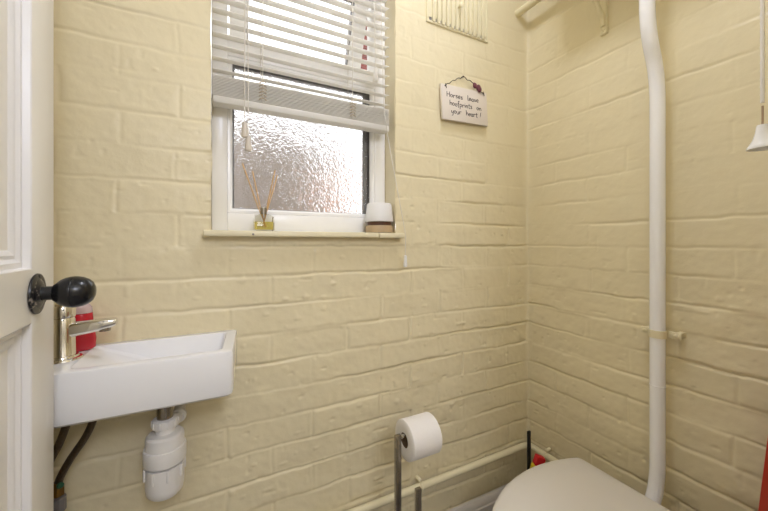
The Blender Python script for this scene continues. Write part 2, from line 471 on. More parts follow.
def cord_with_tassel(name, pts, top, tm='tassel', ln=.038, rr=.0088):
    bm = NB(); tube(bm, pts, .0010, 6)
    c = obj(name, bm, 'cord', bl)
    bm = NB(); lathe(bm, [(.002, 0), (rr*.72, -.002), (rr*.8, -ln*.5), (rr, -ln*.9), (rr*.8, -ln)], top, (0, 0, 1), 14)
    obj('tassel', bm, tm, c)
cy_ = by-.030
cord_with_tassel('lift_cord', [(-1.030, cy_, 1.905), (-1.030, cy_, 1.368)], (-1.030, cy_, 1.370))
cord_with_tassel('lift_cord', [(-1.0225, cy_, 1.905), (-1.0225, cy_, 1.60), (-1.0215, cy_, 1.335)], (-1.0215, cy_, 1.337))
cord_with_tassel('tilt_cord', [(-.676, cy_, 1.905), (-.670, cy_, 1.585)], (-.670, cy_, 1.588), 'slat')
cord_with_tassel('tilt_cord', crom([(-.655, cy_, 1.905), (-.648, cy_-.004, 1.60), (-.640, cy_-.006, 1.44), (-.6, -.038, 1.2), (-.5805, -.040, 1.10), (-.579, -.0385, 1.05), (-.579, -.0385, 1.030)], 6), (-.579, -.0385, 1.033), 'plastic', .036, .0062)

# ------------------------------------------------------------------ things on the window board
SZ = 1.1008
t = thing('reed_diffuser', 'small clear reed diffuser with yellow oil and four sticks on window sill', 'reed diffuser', (-.981, .016, SZ))
cx, cy = -.981, .016
bm = NB(); loft(bm, [rrect(cx-.024, cx+.024, cy-.024, cy+.024, .005, SZ), rrect(cx-.024, cx+.024, cy-.024, cy+.024, .005, SZ+.036), rrect(cx-.020, cx+.020, cy-.020, cy+.020, .006, SZ+.042), rrect(cx-.008, cx+.008, cy-.008, cy+.008, .0079, SZ+.046)])
obj('bottle', bm, 'glassb', t)
bm = NB(); loft(bm, [rrect(cx-.021, cx+.021, cy-.021, cy+.021, .005, SZ+.004), rrect(cx-.021, cx+.021, cy-.021, cy+.021, .005, SZ+.024)]); obj('oil', bm, 'oil', t, label='yellow scented oil')
bm = NB(); lathe(bm, [(.0085, SZ+.044), (.0085, SZ+.062), (.0065, SZ+.063), (.0065, SZ+.046)], (cx, cy, 0), n=20); obj('collar', bm, 'steel', t, label='silver collar')
for dx, dy, h in ((-.052, -.006, .172), (-.026, .012, .158), (.030, .006, .165), (.034, -.008, .150)):
    bm = NB(); tube(bm, [(cx-dx*.10, cy-dy*.1, SZ+.01), (cx+dx, cy+dy, SZ+h)], .0013, 8); obj('reed', bm, 'reed', t)
cx, cy = -.592-.003, .0175
cx = -.640
t = thing('scent_diffuser', 'small white tapered device with pale wooden foot on right end of window sill', 'air freshener', (cx, cy, SZ))
bm = NB(); lathe(bm, [(.040, SZ+.034), (.0435, SZ+.035), (.0435, SZ+.038), (.0385, SZ+.086), (.036, SZ+.0905), (.020, SZ+.092)], (cx, cy, 0), n=40); sh = obj('shell', bm, 'devwhite', t)
bm = NB(); box(bm, (-.0055, -.0005, -.0022), (.0055, .0005, .0022), 0, mtx=Matrix.Translation((cx+.0205, cy-.0353, SZ+.048)) @ Matrix.Rotation(R(30), 4, 'Z') @ Matrix.Rotation(R(-6), 4, 'X')); obj('printed_mark', bm, 'grey', sh, label='small grey printed mark')
bm = NB(); lathe(bm, [(.037, SZ+.020), (.037, SZ+.035)], (cx, cy, 0), n=36); obj('vent_ring', bm, 'brown', t, label='dark brown gap ring')
bm = NB(); lathe(bm, [(.036, SZ), (.0415, SZ+.002), (.0425, SZ+.018), (.041, SZ+.0225)], (cx, cy, 0), n=40); obj('wooden_foot', bm, 'wood', t, label='pale wooden foot')

# ------------------------------------------------------------------ wall vent
t = thing('wall_vent', 'cream painted slatted air vent high on the brick wall', 'vent', (-.345, 0, 1.8))
bm = NB()
vx0, vx1, vz0, vz1 = -.478, -.210, 1.795, 1.985
frame_rect(bm, vx0, vx1, vz0, vz1, .008, .008, .008, .008, -.0055, .003, .002)
n = 13; stp = (vx1-vx0-.016)/n
for k in range(n):
    xa = vx0+.008+stp*k
    if k: box(bm, (xa-.0060, -.0105, vz0+.004), (xa+.0060, 0.002, vz1-.006), .0028)
obj('grille', bm, 'cream', t)
bm = NB(); box(bm, (vx0+.004, -.003, vz0+.020), (vx1-.004, .003, vz1-.006)); obj('sliding_plate', bm, 'cream', t)
bm = NB(); box(bm, (vx0+.014, -.0012, vz0+.008), (vx1-.014, .004, vz0+.02)); obj('open_slots', bm, 'gasket', t, label='dark open slot ends')
bm = NB(); lathe(bm, [(.004, 0), (.004, .010), (.0075, .012), (.0075, .018), (.004, .020)], (-.352, -.009, 1.875), (0, -1, 0), 18); obj('slider_knob', bm, 'cream', t)

# ------------------------------------------------------------------ hanging sign
SW, SH = .200, .119
sc_ = Vector((-.3260, -.012, 1.5430))
srot = Matrix.Translation(sc_) @ Matrix.Rotation(R(-2.0), 4, 'Y') @ Matrix.Rotation(R(-2.0), 4, 'X')
t = thing('hanging_sign', 'small cream wall plaque with handwritten lettering hung by dark wire', 'sign', tuple(sc_))
bm = NB(); box(bm, (-SW/2, -.005, -SH/2), (SW/2, .005, SH/2), .0018, mtx=srot); bd = obj('board', bm, 'sign', t)
G = {
 'H': (1.15, [[(0, 0), (.05, 1.9)], [(.85, 0), (.9, 1.9)], [(-.1, .9), (1.0, 1.05)]]),
 'o': (.9, [[(.35, 1), (.05, .8), (0, .4), (.25, 0), (.55, .15), (.65, .6), (.35, 1)]]),
 'r': (.8, [[(0, 1), (.05, 0)], [(.03, .6), (.3, 1), (.6, .9)]]),
 's': (.8, [[(.55, .9), (.3, 1), (.05, .75), (.5, .35), (.4, .02), (0, .1)]]),
 'e': (.85, [[(.05, .5), (.6, .6), (.5, 1), (.2, .95), (0, .5), (.2, .02), (.65, .2)]]),
 'l': (.5, [[(.1, 1.95), (.08, .2), (.3, 0)]]),
 'a': (.9, [[(.55, .95), (.2, 1), (0, .5), (.2, 0), (.5, .3), (.57, .95)], [(.57, 1), (.58, .1), (.75, .02)]]),
 'v': (.8, [[(0, 1), (.28, 0), (.6, 1)]]),
 'h': (.85, [[(0, 0), (.03, 1.9)], [(0, .5), (.3, 1), (.58, .8), (.6, 0)]]),
 'f': (.75, [[(.6, 1.65), (.4, 1.9), (.22, 1.6), (.15, -.5)], [(-.05, .95), (.5, 1.05)]]),
 'p': (.9, [[(0, 1), (0, -.9)], [(0, .7), (.3, 1), (.62, .6), (.4, .05), (0, .15)]]),
 'i': (.4, [[(.05, 1), (.08, 0)], [(.05, 1.45), (.09, 1.5)]]),
 'n': (.9, [[(0, 1), (.03, 0)], [(.02, .5), (.3, 1), (.58, .8), (.62, 0)]]),
 't': (.7, [[(.25, 1.7), (.22, .2), (.48, 0)], [(-.05, 1.1), (.55, 1.15)]]),
 'y': (.85, [[(0, 1), (.1, .2), (.4, .15)], [(.62, 1), (.45, -.6), (.05, -.75)]]),
 'u': (.9, [[(0, 1), (.03, .2), (.3, 0), (.58, .3)], [(.6, 1), (.62, 0)]]),
 '!': (.5, [[(.35, 2.0), (.1, .5)], [(0, .1), (.03, .02)]]),
 ' ': (.75, []),
}
bm = NB()
xh = .0092
for text, fx, fz, wid in (('Horses  leave', .11, .345, .70), ('hoofprints  on', .165, .575, .70), ('your  heart !', .19, .795, .66)):
    tot = sum(G[c][0] for c in text)*xh
    kx = SW*wid/tot
    x = -SW/2+SW*fx; z0 = SH/2-SH*fz
    for i, c in enumerate(text):
        adv, strokes = G[c]
        wob = .0008*math.sin(i*2.3)
        for s in strokes:
            pts = [srot @ Vector((x+px*xh*kx, -.0051, z0+wob+pz*xh)) for px, pz in s]
            tube(bm, crom(pts, 3) if len(pts) > 2 else pts, .00105, 6)
        x += adv*xh*kx
obj('lettering', bm, 'ink', bd, label='handwritten dark lettering reading Horses leave hoofprints on your heart !')
bm = NB()
pl = srot @ Vector((-SW/2+.016, -.006, SH/2-.006)); pr = srot @ Vector((SW/2-.018, -.006, SH/2-.006)); ap = Vector((-.330, -.006, 1.644))
wpts = [pl]
for a, b, nn in ((pl, ap, 9), (ap, pr, 9)):
    for k in range(1, nn+1):
        p = a.lerp(b, k/nn); wpts.append(p+Vector((0, -.002*(k % 2), .0022*math.sin(k*2.2)-(.008 if b is pr else -.003)*math.sin(PI*k/nn)*(-1 if b is pr else 1))))
tube(bm, crom(wpts, 3), .0012, 6)
for p in (pl, pr):
    lathe(bm, [(.0018, -.001), (.0018, .004), (.0008, .0045)], p, (0, -1, 0), 10)
    tube(bm, [p+Vector((0, -.002, .006)), p+Vector((.003, -.003, -.009))], .0011, 6)
lathe(bm, [(.0013, -.02), (.0013, .004), (.003, .0045), (.002, .006)], ap, (0, -1, 0), 10)
hw = obj('hanging_wire', bm, 'wire', t, label='dark twisted hanging wire')
bm = NB()
q0 = ap.lerp(pr, .52); q1 = ap.lerp(pr, .80)
for k, (f, r_) in enumerate(((.50, .006), (.60, .009), (.71, .0105), (.82, .0095))):
    c = ap.lerp(pr, f)+Vector((.003*(-1)**k, -.004, .003))
    bmesh.ops.create_icosphere(bm, subdivisions=2, radius=r_, matrix=Matrix.Translation(c) @ Matrix.Diagonal((1, .55, 1.15, 1)))
obj('bead_cluster', bm, 'ribbon', hw, label='dark purple bead cluster')

# ------------------------------------------------------------------ pipes on the walls
def pipe_clip(bm, c, nrm, along, r):
    c = Vector(c); nrm = Vector(nrm); al = Vector(along)
    up = nrm.cross(al)
    pts = [c+up*(r+.002)*math.cos(a)+nrm*(r+.002)*math.sin(a) for a in [R(10*k) for k in range(-4, 23)]]
    tube(bm, pts, .003, 8)
    lathe(bm, [(.006, -.02), (.006, 0), (.0045, .004)], c+up*(r+.008), nrm, 12)
wp = thing('water_pipe', 'thin cream painted pipe running low along both brick walls', 'pipe', (-.7, -.02, .297))
bm = NB(); tube(bm, fillet([(XL+.01, -.021, .297), (-.021, -.021, .297), (-.021, YF+.02, .297)], .028, 8), .0115, 14); obj('pipe_run', bm, 'cream', wp)
for c, nrm, al in (((-.514, -.021, .297), (0, -1, 0), (1, 0, 0)), ((-.021, -.10, .297), (-1, 0, 0), (0, -1, 0))):
    bm = NB(); pipe_clip(bm, c, nrm, al, .0115); obj('pipe_clip', bm, 'cream', wp)
# overflow from the cistern through the window wall
bm = NB(); tube(bm, [(-.057, .004, 1.95), (-.057, -.236, 1.95)], .0135, 18)
lathe(bm, [(.0165, 0), (.0165, .02), (.014, .024)], (-.057, -.236, 1.95), (0, 1, 0), 18)
tag(obj('overflow_pipe', bm, 'cream'), 'cream overflow pipe entering the brick wall high in the corner', 'pipe')

# ------------------------------------------------------------------ high level cistern, flush pipe, pull
TY = -.454
t = thing('high_level_cistern', 'white high level toilet cistern on two cream iron brackets', 'cistern', (-.11, TY, 1.90))
bm = NB()
loft(bm, [rrect(-.195, -.012, -.675, -.245, .02, 1.90), rrect(-.200, -.012, -.680, -.240, .02, 1.93), rrect(-.215, -.012, -.69, -.23, .02, 2.20)]); obj('tank', bm, 'ceramic', t)
bm = NB(); loft(bm, [rrect(-.225, -.010, -.70, -.22, .02, 2.20), rrect(-.225, -.010, -.70, -.22, .02, 2.222), rrect(-.215, -.014, -.69, -.23, .02, 2.228)]); obj('tank_lid', bm, 'ceramic', t)
for yb in (-.292, -.616):
    bm = NB()
    box(bm, (-.008, yb-.011, 1.726), (.004, yb+.011, 1.899), .003)
    box(bm, (-.19, yb-.010, 1.888), (-.004, yb+.010, 1.899), .002)
    tube(bm, crom([(-.008, yb, 1.750), (-.014, yb, 1.775), (-.034, yb, 1.802), (-.060, yb, 1.828), (-.11, yb, 1.862), (-.16, yb, 1.887)], 6), .0075, 10)
    lathe(bm, [(.005, 0), (.005, .003), (.002, .005)], (-.008, yb, 1.738), (-1, 0, 0), 10)
    obj('bracket', bm, 'cream', t)
bm = NB(); tube(bm, fillet([(-.12, -.69, 2.17), (-.12, -.722, 2.17), (-.336, -.722, 2.15)], .02), .006, 10); obj('lever', bm, 'cream', t)
t = thing('pull_cord', 'white pull cord with bell shaped handle hanging by right wall', 'pull cord', (-.336, -.722, 1.2))
PX, PY = -.336, -.722
bm = NB(); tube(bm, [(PX, PY, 2.142), (PX, PY, 1.29)], .0026, 8)
for k in range(60):
    lathe(bm, [(.0026, 0), (.0031, .003), (.0026, .006)], (PX, PY, 1.30+k*.0125), n=8)
cdo = obj('cord', bm, 'chain', t)
bm = NB(); tube(bm, [(PX, PY, 1.285), (PX, PY, 1.253)], .0014, 8); obj('cord_end', bm, 'brownend', cdo, label='brown worn cord end')
bm = NB()
lathe(bm, [(.002, .0310), (.0065, .0315), (.0072, .028), (.0084, .019), (.0115, .008), (.0158, 0.0), (.0178, -.003), (.0178, -.0058), (.0145, -.0058), (.009, .006), (.003, .014)], (PX, PY, 1.2235), n=32)
obj('bell_handle', bm, 'ceramic', t)

fp = thing('flush_pipe', 'white flush pipe running down the right wall behind the toilet', 'pipe', (-.05, TY, .4))
bm = NB(); tube(bm, fillet([(-.098, TY, 1.8985), (-.098, TY, 1.625), (-.046, TY, 1.515), (-.046, TY, .415), (-.112, TY, .352)], .075, 12), .0172, 28); obj('pipe_run', bm, 'pipe', fp)
bm = NB(); lathe(bm, [(.0172, .0), (.0180, .0008), (.0180, .0022), (.0172, .003)], (-.046, TY, .690), n=28, cap0=False, cap1=False); obj('joint_line', bm, 'pipe', fp)
bm = NB()
cz = .829
for dz in (0,):
    lathe(bm, [(.0173, -.010), (.0196, -.0098), (.0200, -.006), (.0200, .006), (.0196, .0098), (.0173, .010)], (-.046, TY, cz), n=28, cap0=False, cap1=False)
for s in (-1, 1):
    box(bm, (-.034, TY+s*.019 if s > 0 else TY-.046, cz-.0085), (-.026, TY+.046 if s > 0 else TY-.019, cz+.0085), .002)
    box(bm, (-.030, TY+s*.036-.007, cz-.007), (.006, TY+s*.036+.007, cz+.007), .002)
    lathe(bm, [(.005, 0), (.005, .003), (.002, .005)], (-.034, TY+s*.036, cz), (-1, 0, 0), 12)
obj('pipe_clip', bm, 'sillp', fp, label='cream painted two screw pipe clip')

# ------------------------------------------------------------------ toilet
tl = thing('toilet', 'toilet with closed off-white lid set against the right wall', 'toilet', (-.34, TY, 0))
half = crom([(-.141, .157, 0), (-.152, .163, 0), (-.204, .179, 0), (-.272, .189, 0), (-.34, .188, 0), (-.41, .175, 0), (-.467, .154, 0), (-.522, .122, 0), (-.562, .082, 0), (-.585, .038, 0), (-.591, 0, 0)], 5)
half = [Vector((-.137, .03, 0)), Vector((-.137, .08, 0)), Vector((-.137, .145, 0)), Vector((-.1378, .152, 0))] + half
outl = [(p.x, p.y) for p in half] + [(p.x, -p.y) for p in half[-2::-1]]
CX = -.34
def oring(s, z, dx=0.0, sy=None):
    sy = s if sy is None else sy
    return [(CX+(x-CX)*s+dx, TY+y*sy, z) for x, y in outl]
bm = NB(); loft(bm, [oring(.982, .4185), oring(.998, .420), oring(1, .426), oring(.997, .433), oring(.985, .4385), oring(.95, .4415), oring(.7, .4435), oring(.35, .4445)]); obj('lid', bm, 'lid', tl, sharp=50)
bm = NB(); loft(bm, [oring(.97, .397), oring(.99, .400), oring(.99, .414), oring(.975, .4175)]); obj('seat', bm, 'lid', tl, sharp=50)
bm = NB()
loft(bm, [oring(.62, 0, .02, .60), oring(.60, .03, .02, .58), oring(.55, .14, .02, .52), oring(.66, .22, .01, .66), oring(.88, .32, 0, .90), oring(.95, .365, 0, .96), oring(.955, .392, 0, .965), oring(.93, .3965, 0, .94)])
obj('bowl', bm, 'ceramic', tl, sharp=50)
bm = NB(); tube(bm, [(-.205, TY, .335), (-.150, TY, .342), (-.122, TY, .352)], [.04, .036, .033], 20); obj('inlet_horn', bm, 'ceramic', tl)
for s in (-1, 1):
    bm = NB(); lathe(bm, [(.010, -.02), (.010, .02)], (-.150, TY+s*.075, .4075), (0, 1, 0), 14); obj('hinge', bm, 'chrome', tl)

# ------------------------------------------------------------------ toilet corner: brush and cleaner bottle
t = thing('toilet_brush', 'toilet brush with flat black upright handle in the wall corner', 'toilet brush', (-.0655, -.0615, 0))
bm = NB(); box(bm, (-.0725, -.0655, .12), (-.0585, -.0575, .380), .002); obj('handle', bm, 'blackp', t)
bm = NB(); lathe(bm, [(.030, .001), (.034, .004), (.031, .130), (.029, .134), (.027, .134), (.028, .01)], (-.0655, -.0615, 0), n=28); obj('holder', bm, 'blackp', t)
t = thing('cleaner_bottle', 'yellow toilet cleaner bottle with tilted red cap behind the toilet lid', 'bottle', (-.140, -.146, 0))
bx_, by_ = -.140, -.146
bm = NB()
rings = []
for z, a, b, dx in ((.001, .026, .020, 0), (.01, .030, .024, 0), (.18, .030, .024, 0), (.25, .026, .022, .001), (.305, .020, .019, .003), (.329, .017, .016, .006)):
    rings.append([(bx_+dx*.8+a*math.cos(2*PI*k/24), by_+b*math.sin(2*PI*k/24)-dx*.6, z) for k in range(24)])
loft(bm, rings); cb = obj('bottle', bm, 'yellow', t)
bm = NB()
box(bm, (-.0145, -.0125, 0), (.0145, .0125, .032), .004, mtx=Matrix.Translation((bx_+.006, by_-.006, .328)) @ Matrix.Rotation(R(-27), 4, 'Z') @ Matrix.Rotation(R(20), 4, 'Y')); obj('cap', bm, 'redcap', t, label='tilted red cap')

# ------------------------------------------------------------------ roll stand
t = thing('toilet_roll_stand', 'freestanding steel toilet roll stand with tall arm and short spare post', 'toilet roll holder', (-.66, -.178, 0))
bm = NB(); loft(bm, [rrect(-.76, -.55, -.26, -.09, .01, 0.001), rrect(-.76, -.55, -.26, -.09, .01, .009), rrect(-.758, -.552, -.258, -.092, .01, .011)]); obj('base', bm, 'steel', t)
RX, RY, RZ = -.666, -.175, .571
bm = NB(); box(bm, (RX-.0245, RY-.005, .010), (RX-.0085, RY+.005, .583), .0015); obj('pole', bm, 'steel', t)
bm = NB(); box(bm, (RX-.012, RY-.004, .572), (RX+.090, RY+.004, .5803), .002); obj('arm', bm, 'chrome', t)
bm = NB(); box(bm, (-.6375, -.192, .010), (-.6215, -.182, .438), .0015); obj('spare_post', bm, 'steel', t)
t = thing('toilet_roll', 'white toilet roll on the arm of the steel stand', 'toilet roll', (RX, RY, RZ))
bm = NB()
zc = RZ-.007
lathe(bm, [(.0185, .0), (.033, -.0015), (.0475, 0), (.0495, .0015), (.0495, .0835), (.0475, .085), (.033, .0865), (.0185, .085), (.0185, 0)], (RX+.002, RY, zc), (1, 0, 0), 56, False, False)
ro = obj('paper', bm, 'paper', t, sharp=50)
bm = NB(); tube(bm, [(RX+.004, RY+.020, zc+.0454), (RX+.0855, RY+.020, zc+.0454)], .0005, 6); obj('loose_edge', bm, 'paper', ro)
bm = NB(); lathe(bm, [(.0183, .001), (.0183, .084), (.0172, .084), (.0172, .001), (.0183, .001)], (RX+.002, RY, zc), (1, 0, 0), 40, False, False); obj('core', bm, 'card', t, label='brown cardboard core')

# ------------------------------------------------------------------ wash basin with tap
BX0, BX1, BY0, BY1, BT, BB = -1.41, -1.046, -.184, .001, .855, .763
t = thing('wash_basin', 'small white rectangular wash basin with chrome tap on brick wall', 'basin', (-1.23, 0, BB))
bm = NB()
def br(i, z, r, x0=None):
    return rrect((BX0 if x0 is None else x0)+i, BX1-i, BY0+i, BY1-min(i, .004), r, z)
ix0, ix1, iy0, iy1 = -1.320, -1.068, -.166, -.020
rings = [rrect(BX0+.03, BX1-.03, BY0+.03, BY1, .012, BB), br(.007, BB+.0005, .010), br(.0015, BB+.005, .010), br(0, BB+.012, .010), br(0, BT-.006, .010), br(.0015, BT-.0015, .010), br(.006, BT, .009),
         rrect(ix0, ix1, iy0, iy1, .010, BT), rrect(ix0+.004, ix1-.002, iy0+.002, iy1-.002, .010, BT-.003),
         rrect(ix0+.080, ix1-.006, iy0+.006, iy1-.006, .014, BT-.035), rrect(ix0+.11, ix1-.014, iy0+.012, iy1-.012, .02, BT-.052), rrect(ix0+.135, ix1-.03, iy0+.03, iy1-.03, .02, BT-.058)]
loft(bm, rings)
for v in bm.verts:                          # the basin narrows a little towards its front
    if v.co.x > -1.25: v.co.x += .020*(v.co.y/.184)*(v.co.x+1.25)/.204
obj('basin_bowl', bm, 'ceramic', t, sharp=30)
bm = NB(); lathe(bm, [(.019, 0), (.021, .002), (.014, .003), (.010, .001)], (-1.189, -.094, BT-.0583), n=24); obj('waste_plug', bm, 'chrome', t)
TX, TYY = -1.347, -.100
bm = NB()
lathe(bm, [(.0205, BT), (.0205, BT+.004), (.0185, BT+.007), (.0178, BT+.050), (.0178, BT+.074), (.016, BT+.078)], (TX, TYY, 0), n=32)
tap = obj('tap', bm, 'chrome', t)
bm = NB(); lathe(bm, [(.0275, BT-.0005), (.0290, BT+.002), (.0275, BT+.0045), (.0235, BT+.0060), (.0225, BT+.009), (.0180, BT+.0095)], (TX, TYY, 0), n=32); obj('base_ring', bm, 'chrome', tap)
# spout: flat oblong section, rising a little to the outlet
bm = NB()
P = [(TX+.004, .054, .0135, .0140), (TX+.03, .0565, .013, .0125), (TX+.052, .0590, .0125, .0112), (TX+.072, .0618, .0115, .0085), (TX+.079, .0628, .009, .0065)]
loft(bm, [[(x, TYY+hy*c, BT+z+hz*s) for c, s in ((math.copysign(abs(math.cos(a))**.55, math.cos(a)), math.copysign(abs(math.sin(a))**.55, math.sin(a))) for a in [2*PI*k/20 for k in range(20)])] for x, z, hy, hz in P])
obj('spout', bm, 'chrome', tap)
bm = NB(); lathe(bm, [(.0088, 0), (.0095, .006), (.0085, .010)], (TX+.061, TYY, BT+.0465), n=20); obj('aerator', bm, 'steel', tap)
bm = NB(); lathe(bm, [(.0178, BT+.079), (.0185, BT+.081), (.0185, BT+.097), (.016, BT+.101)], (TX, TYY, 0), n=28)
box(bm, (TX-.01, TYY-.0085, BT+.100), (TX+.036, TYY+.0085, BT+.1065), .0028); obj('lever_handle', bm, 'chrome', tap)

# soap
sx, sy = -1.340, -.037
t = thing('soap_bottle', 'small soap bottle of bright red liquid standing behind the chrome tap', 'soap bottle', (sx, sy, BT+.001))
def orr(z, a, b): return [(sx+a*math.cos(2*PI*k/28), sy+b*math.sin(2*PI*k/28), BT+.001+z) for k in range(28)]
bm = NB(); loft(bm, [orr(0, .022, .017), orr(.003, .0255, .019), orr(.020, .0265, .020), orr(.050, .0225, .018), orr(.073, .0205, .0175)]); obj('red_soap', bm, 'redsoap', t, label='bright red liquid')
bm = NB(); loft(bm, [orr(.0735, .0205, .0175), orr(.084, .020, .017), orr(.091, .015, .014), orr(.0945, .010, .010)]); obj('clear_shoulder', bm, 'pinkpl', t, label='clear pinkish shoulder')
bm = NB(); lathe(bm, [(.0105, .0945), (.0105, .108), (.004, .110), (.004, .122), (.009, .123), (.009, .130)], (sx, sy, BT+.001), n=20); obj('pump_cap', bm, 'plastic', t)

# bottle trap
bx_, by_ = -1.189, -.094
t = thing('bottle_trap', 'white plastic bottle trap hanging under the basin on a chrome tail', 'drain trap', (bx_, by_, .54))
def LT(name, prof, m, sharp=35, parent=None, label=None):
    bm = NB(); lathe(bm, [(r_*.87, .77-(.77-h_)*.935) for r_, h_ in prof], (bx_, by_, 0), n=36); return obj(name, bm, m, parent or t, sharp, label)
LT('waste_tail', [(.0185, .769), (.0185, .763), (.0165, .762)]+[(.0165+.0007*(k % 2), .76-.0025*k) for k in range(28)]+[(.0165, .685)], 'steel', label='threaded chrome waste tail')
LT('top_nut', [(.022, .706), (.026, .704), (.027, .690), (.0255, .687), (.020, .686)], 'plastic')
bm = NB()
for k in range(10):
    a = 2*PI*k/10; box(bm, (.0215, -.002, .6945), (.0247, .002, .7075), .001, mtx=Matrix.Translation((bx_, by_, 0)) @ Matrix.Rotation(a, 4, 'Z'))
obj('nut_ribs', bm, 'plastic', t)
LT('neck', [(.0205, .690), (.0205, .670)], 'plastic')
bd_ = LT('trap_body', [(.020, .675), (.034, .673), (.0385, .669), (.0395, .663), (.0400, .620)], 'plastic')
LT('clamp_ring', [(.0395, .645), (.0432, .644), (.0440, .641), (.0440, .616), (.0430, .612), (.0385, .611)], 'plastic')
LT('trap_cup', [(.0400, .606), (.0395, .560), (.037, .547), (.030, .540), (.012, .538)], 'plastic')
for k in range(8):
    bm = NB(); a = 2*PI*k/8+.25; box(bm, (.033, -.003, .592), (.0378, .003, .617), .002, mtx=Matrix.Translation((bx_, by_, 0)) @ Matrix.Rotation(a, 4, 'Z'))
    obj('cup_rib', bm, 'plastic', t)
bm = NB(); tube(bm, fillet([(bx_+.010, by_+.01, .686), (bx_+.020, by_+.055, .686), (bx_+.020, .004, .686)], .02), .0115, 18)
lathe(bm, [(.013, 0), (.0155, .002), (.0155, .014), (.013, .016)], (bx_+.020, by_+.045, .686), (0, 1, 0), 20); obj('outlet', bm, 'plastic', t)

# hoses under the basin
def hose(pts, label):
    t = thing('water_hose', label, 'hose', pts[-1])
    bm = NB(); tube(bm, crom(pts, 10), .0065, 14); obj('braided_hose', bm, 'hose', t)
    e = Vector(pts[-1])
    bm = NB(); lathe(bm, [(.0075, .0), (.0105, .001), (.0105, .016), (.0085, .020), (.0085, .026)], e-Vector((0, 0, .012)), n=6, ); obj('hose_nut', bm, 'brass', t)
    return t
h1 = hose([(-1.302, -.085, .7695), (-1.304, -.085, .740), (-1.318, -.080, .700), (-1.345, -.070, .655), (-1.362, -.062, .620), (-1.366, -.060, .598)], 'dark flexible hose curving down from the basin, nearer its drain trap')
h2 = hose([(-1.340, -.095, .7695), (-1.342, -.095, .740), (-1.354, -.092, .700), (-1.376, -.085, .650), (-1.386, -.080, .600), (-1.386, -.080, .575)], 'dark flexible hose curving down from the basin, right beside the door edge')
t = thing('isolation_valve', 'small pipe valve with green mark under the basin hoses', 'valve', (-1.366, -.060, .50))
bm = NB(); tube(bm, [(-1.366, -.060, .0005), (-1.366, -.060, .560)], .0075, 12); lathe(bm, [(.0085, .556), (.0125, .557), (.0125, .582), (.009, .584)], (-1.366, -.060, 0), n=10); obj('valve_body', bm, 'gasket', t)
bm = NB(); lathe(bm, [(.0050, 0), (.0055, .004), (.004, .006)], (-1.366+.0065, -.0725, .612), (.5, -.8, 0), 12); obj('green_cap', bm, 'green', t, label='green cap')

# ------------------------------------------------------------------ door (opened inwards, seen at a grazing angle)
DW, DT, DH = .680, .036, 1.98
dr = thing('door_1', 'off-white panelled door with black knob standing open at the left', 'door', (-1.3013, -.8906, .008), rotz=R(92), local=True)
struct(dr)
SWd, MW = .083, .075                       # stile and muntin widths
RLZ0, RLZ1 = .953, 1.026                   # lock rail
px = [(SWd, DW/2-MW/2), (DW/2+MW/2, DW-SWd)]
pz = [(.20, RLZ0), (RLZ1, DH-.10)]
bm = NB()
box(bm, (0, 0, 0), (SWd, DT, DH), .0015); box(bm, (DW-SWd, 0, 0), (DW, DT, DH), .0015)
for a, b in ((0, .20), (RLZ0, RLZ1), (DH-.10, DH)): box(bm, (SWd-.0005, 0.0002, a), (DW-SWd+.0005, DT-.0002, b))
for a, b in pz: box(bm, (DW/2-MW/2, .0002, a-.0005), (DW/2+MW/2, DT-.0002, b+.0005))
obj('leaf_frame', bm, 'door', dr, sharp=30)
for xa, xb in px:
    for za, zb in pz:
        bm = NB(); box(bm, (xa-.004, .0142, za-.004), (xb+.004, DT-.0142, zb+.004)); obj('panel', bm, 'door', dr)
        bm = NB()
        prof = [(0, -.0002), (.0015, .0010), (.0030, .0085), (.010, .0080), (.0125, .0105), (.015, .0118), (.020, .0105), (.0245, .0125), (.0265, .0142), (.032, .0146)]
        for side in (0, 1):
            rings = []
            for d, dep in prof:
                y = dep if side == 0 else DT-dep
                rings.append([(xa+d, y, za+d), (xb-d, y, za+d), (xb-d, y, zb-d), (xa+d, y, zb-d)])
            loft(bm, rings, False, False)
        obj('moulding', bm, 'mould', dr, sharp=22)
# knob: spindle set on the lock rail, over the stile
kx, kz = DW-.069, .991
def KL(name, prof, m, parent, n=40, sharp=35):
    bm = NB(); lathe(bm, prof, (kx, 0, kz), (0, -1, 0), n=n); return obj(name, bm, m, parent, sharp)
kn = KL('door_knob', [(.0112, .0185), (.0122, .0190), (.0126, .0200), (.0155, .0228), (.0185, .0265), (.0208, .031), (.0222, .0365), (.0225, .0395), (.0222, .0402), (.0228, .0408), (.0226, .0445), (.0212, .051), (.0182, .057), (.0140, .0615), (.008, .0642), (.0005, .0650)], 'black', dr)
kn['label'] = 'black egg shaped door knob'
KL('shank', [(.0115, .001), (.0100, .005), (.0098, .012), (.0098, .0190)], 'black', kn)
rs = KL('rose_plate', [(.0275, 0), (.0285, .001), (.0280, .003), (.0215, .0045), (.0205, .0042), (.014, .0065), (.0115, .0068)], 'rose', kn)
bm = NB()
for a in (60, 180, 300):
    lathe(bm, [(.0032, 0), (.0030, .0012), (.0014, .0016)], (kx+.0235*math.cos(R(a+30)), -.003, kz+.0235*math.sin(R(a+30))), (0, -1, 0), 12)
obj('rose_screws', bm, 'blackp', rs)
for hz in (.25, 1.70):
    bm = NB(); box(bm, (-.004, -.004, hz), (.010, .004, hz+.09), .001); lathe(bm, [(.006, 0), (.006, .09)], (-.002, -.005, hz), n=12); obj('hinge', bm, 'brass', dr)

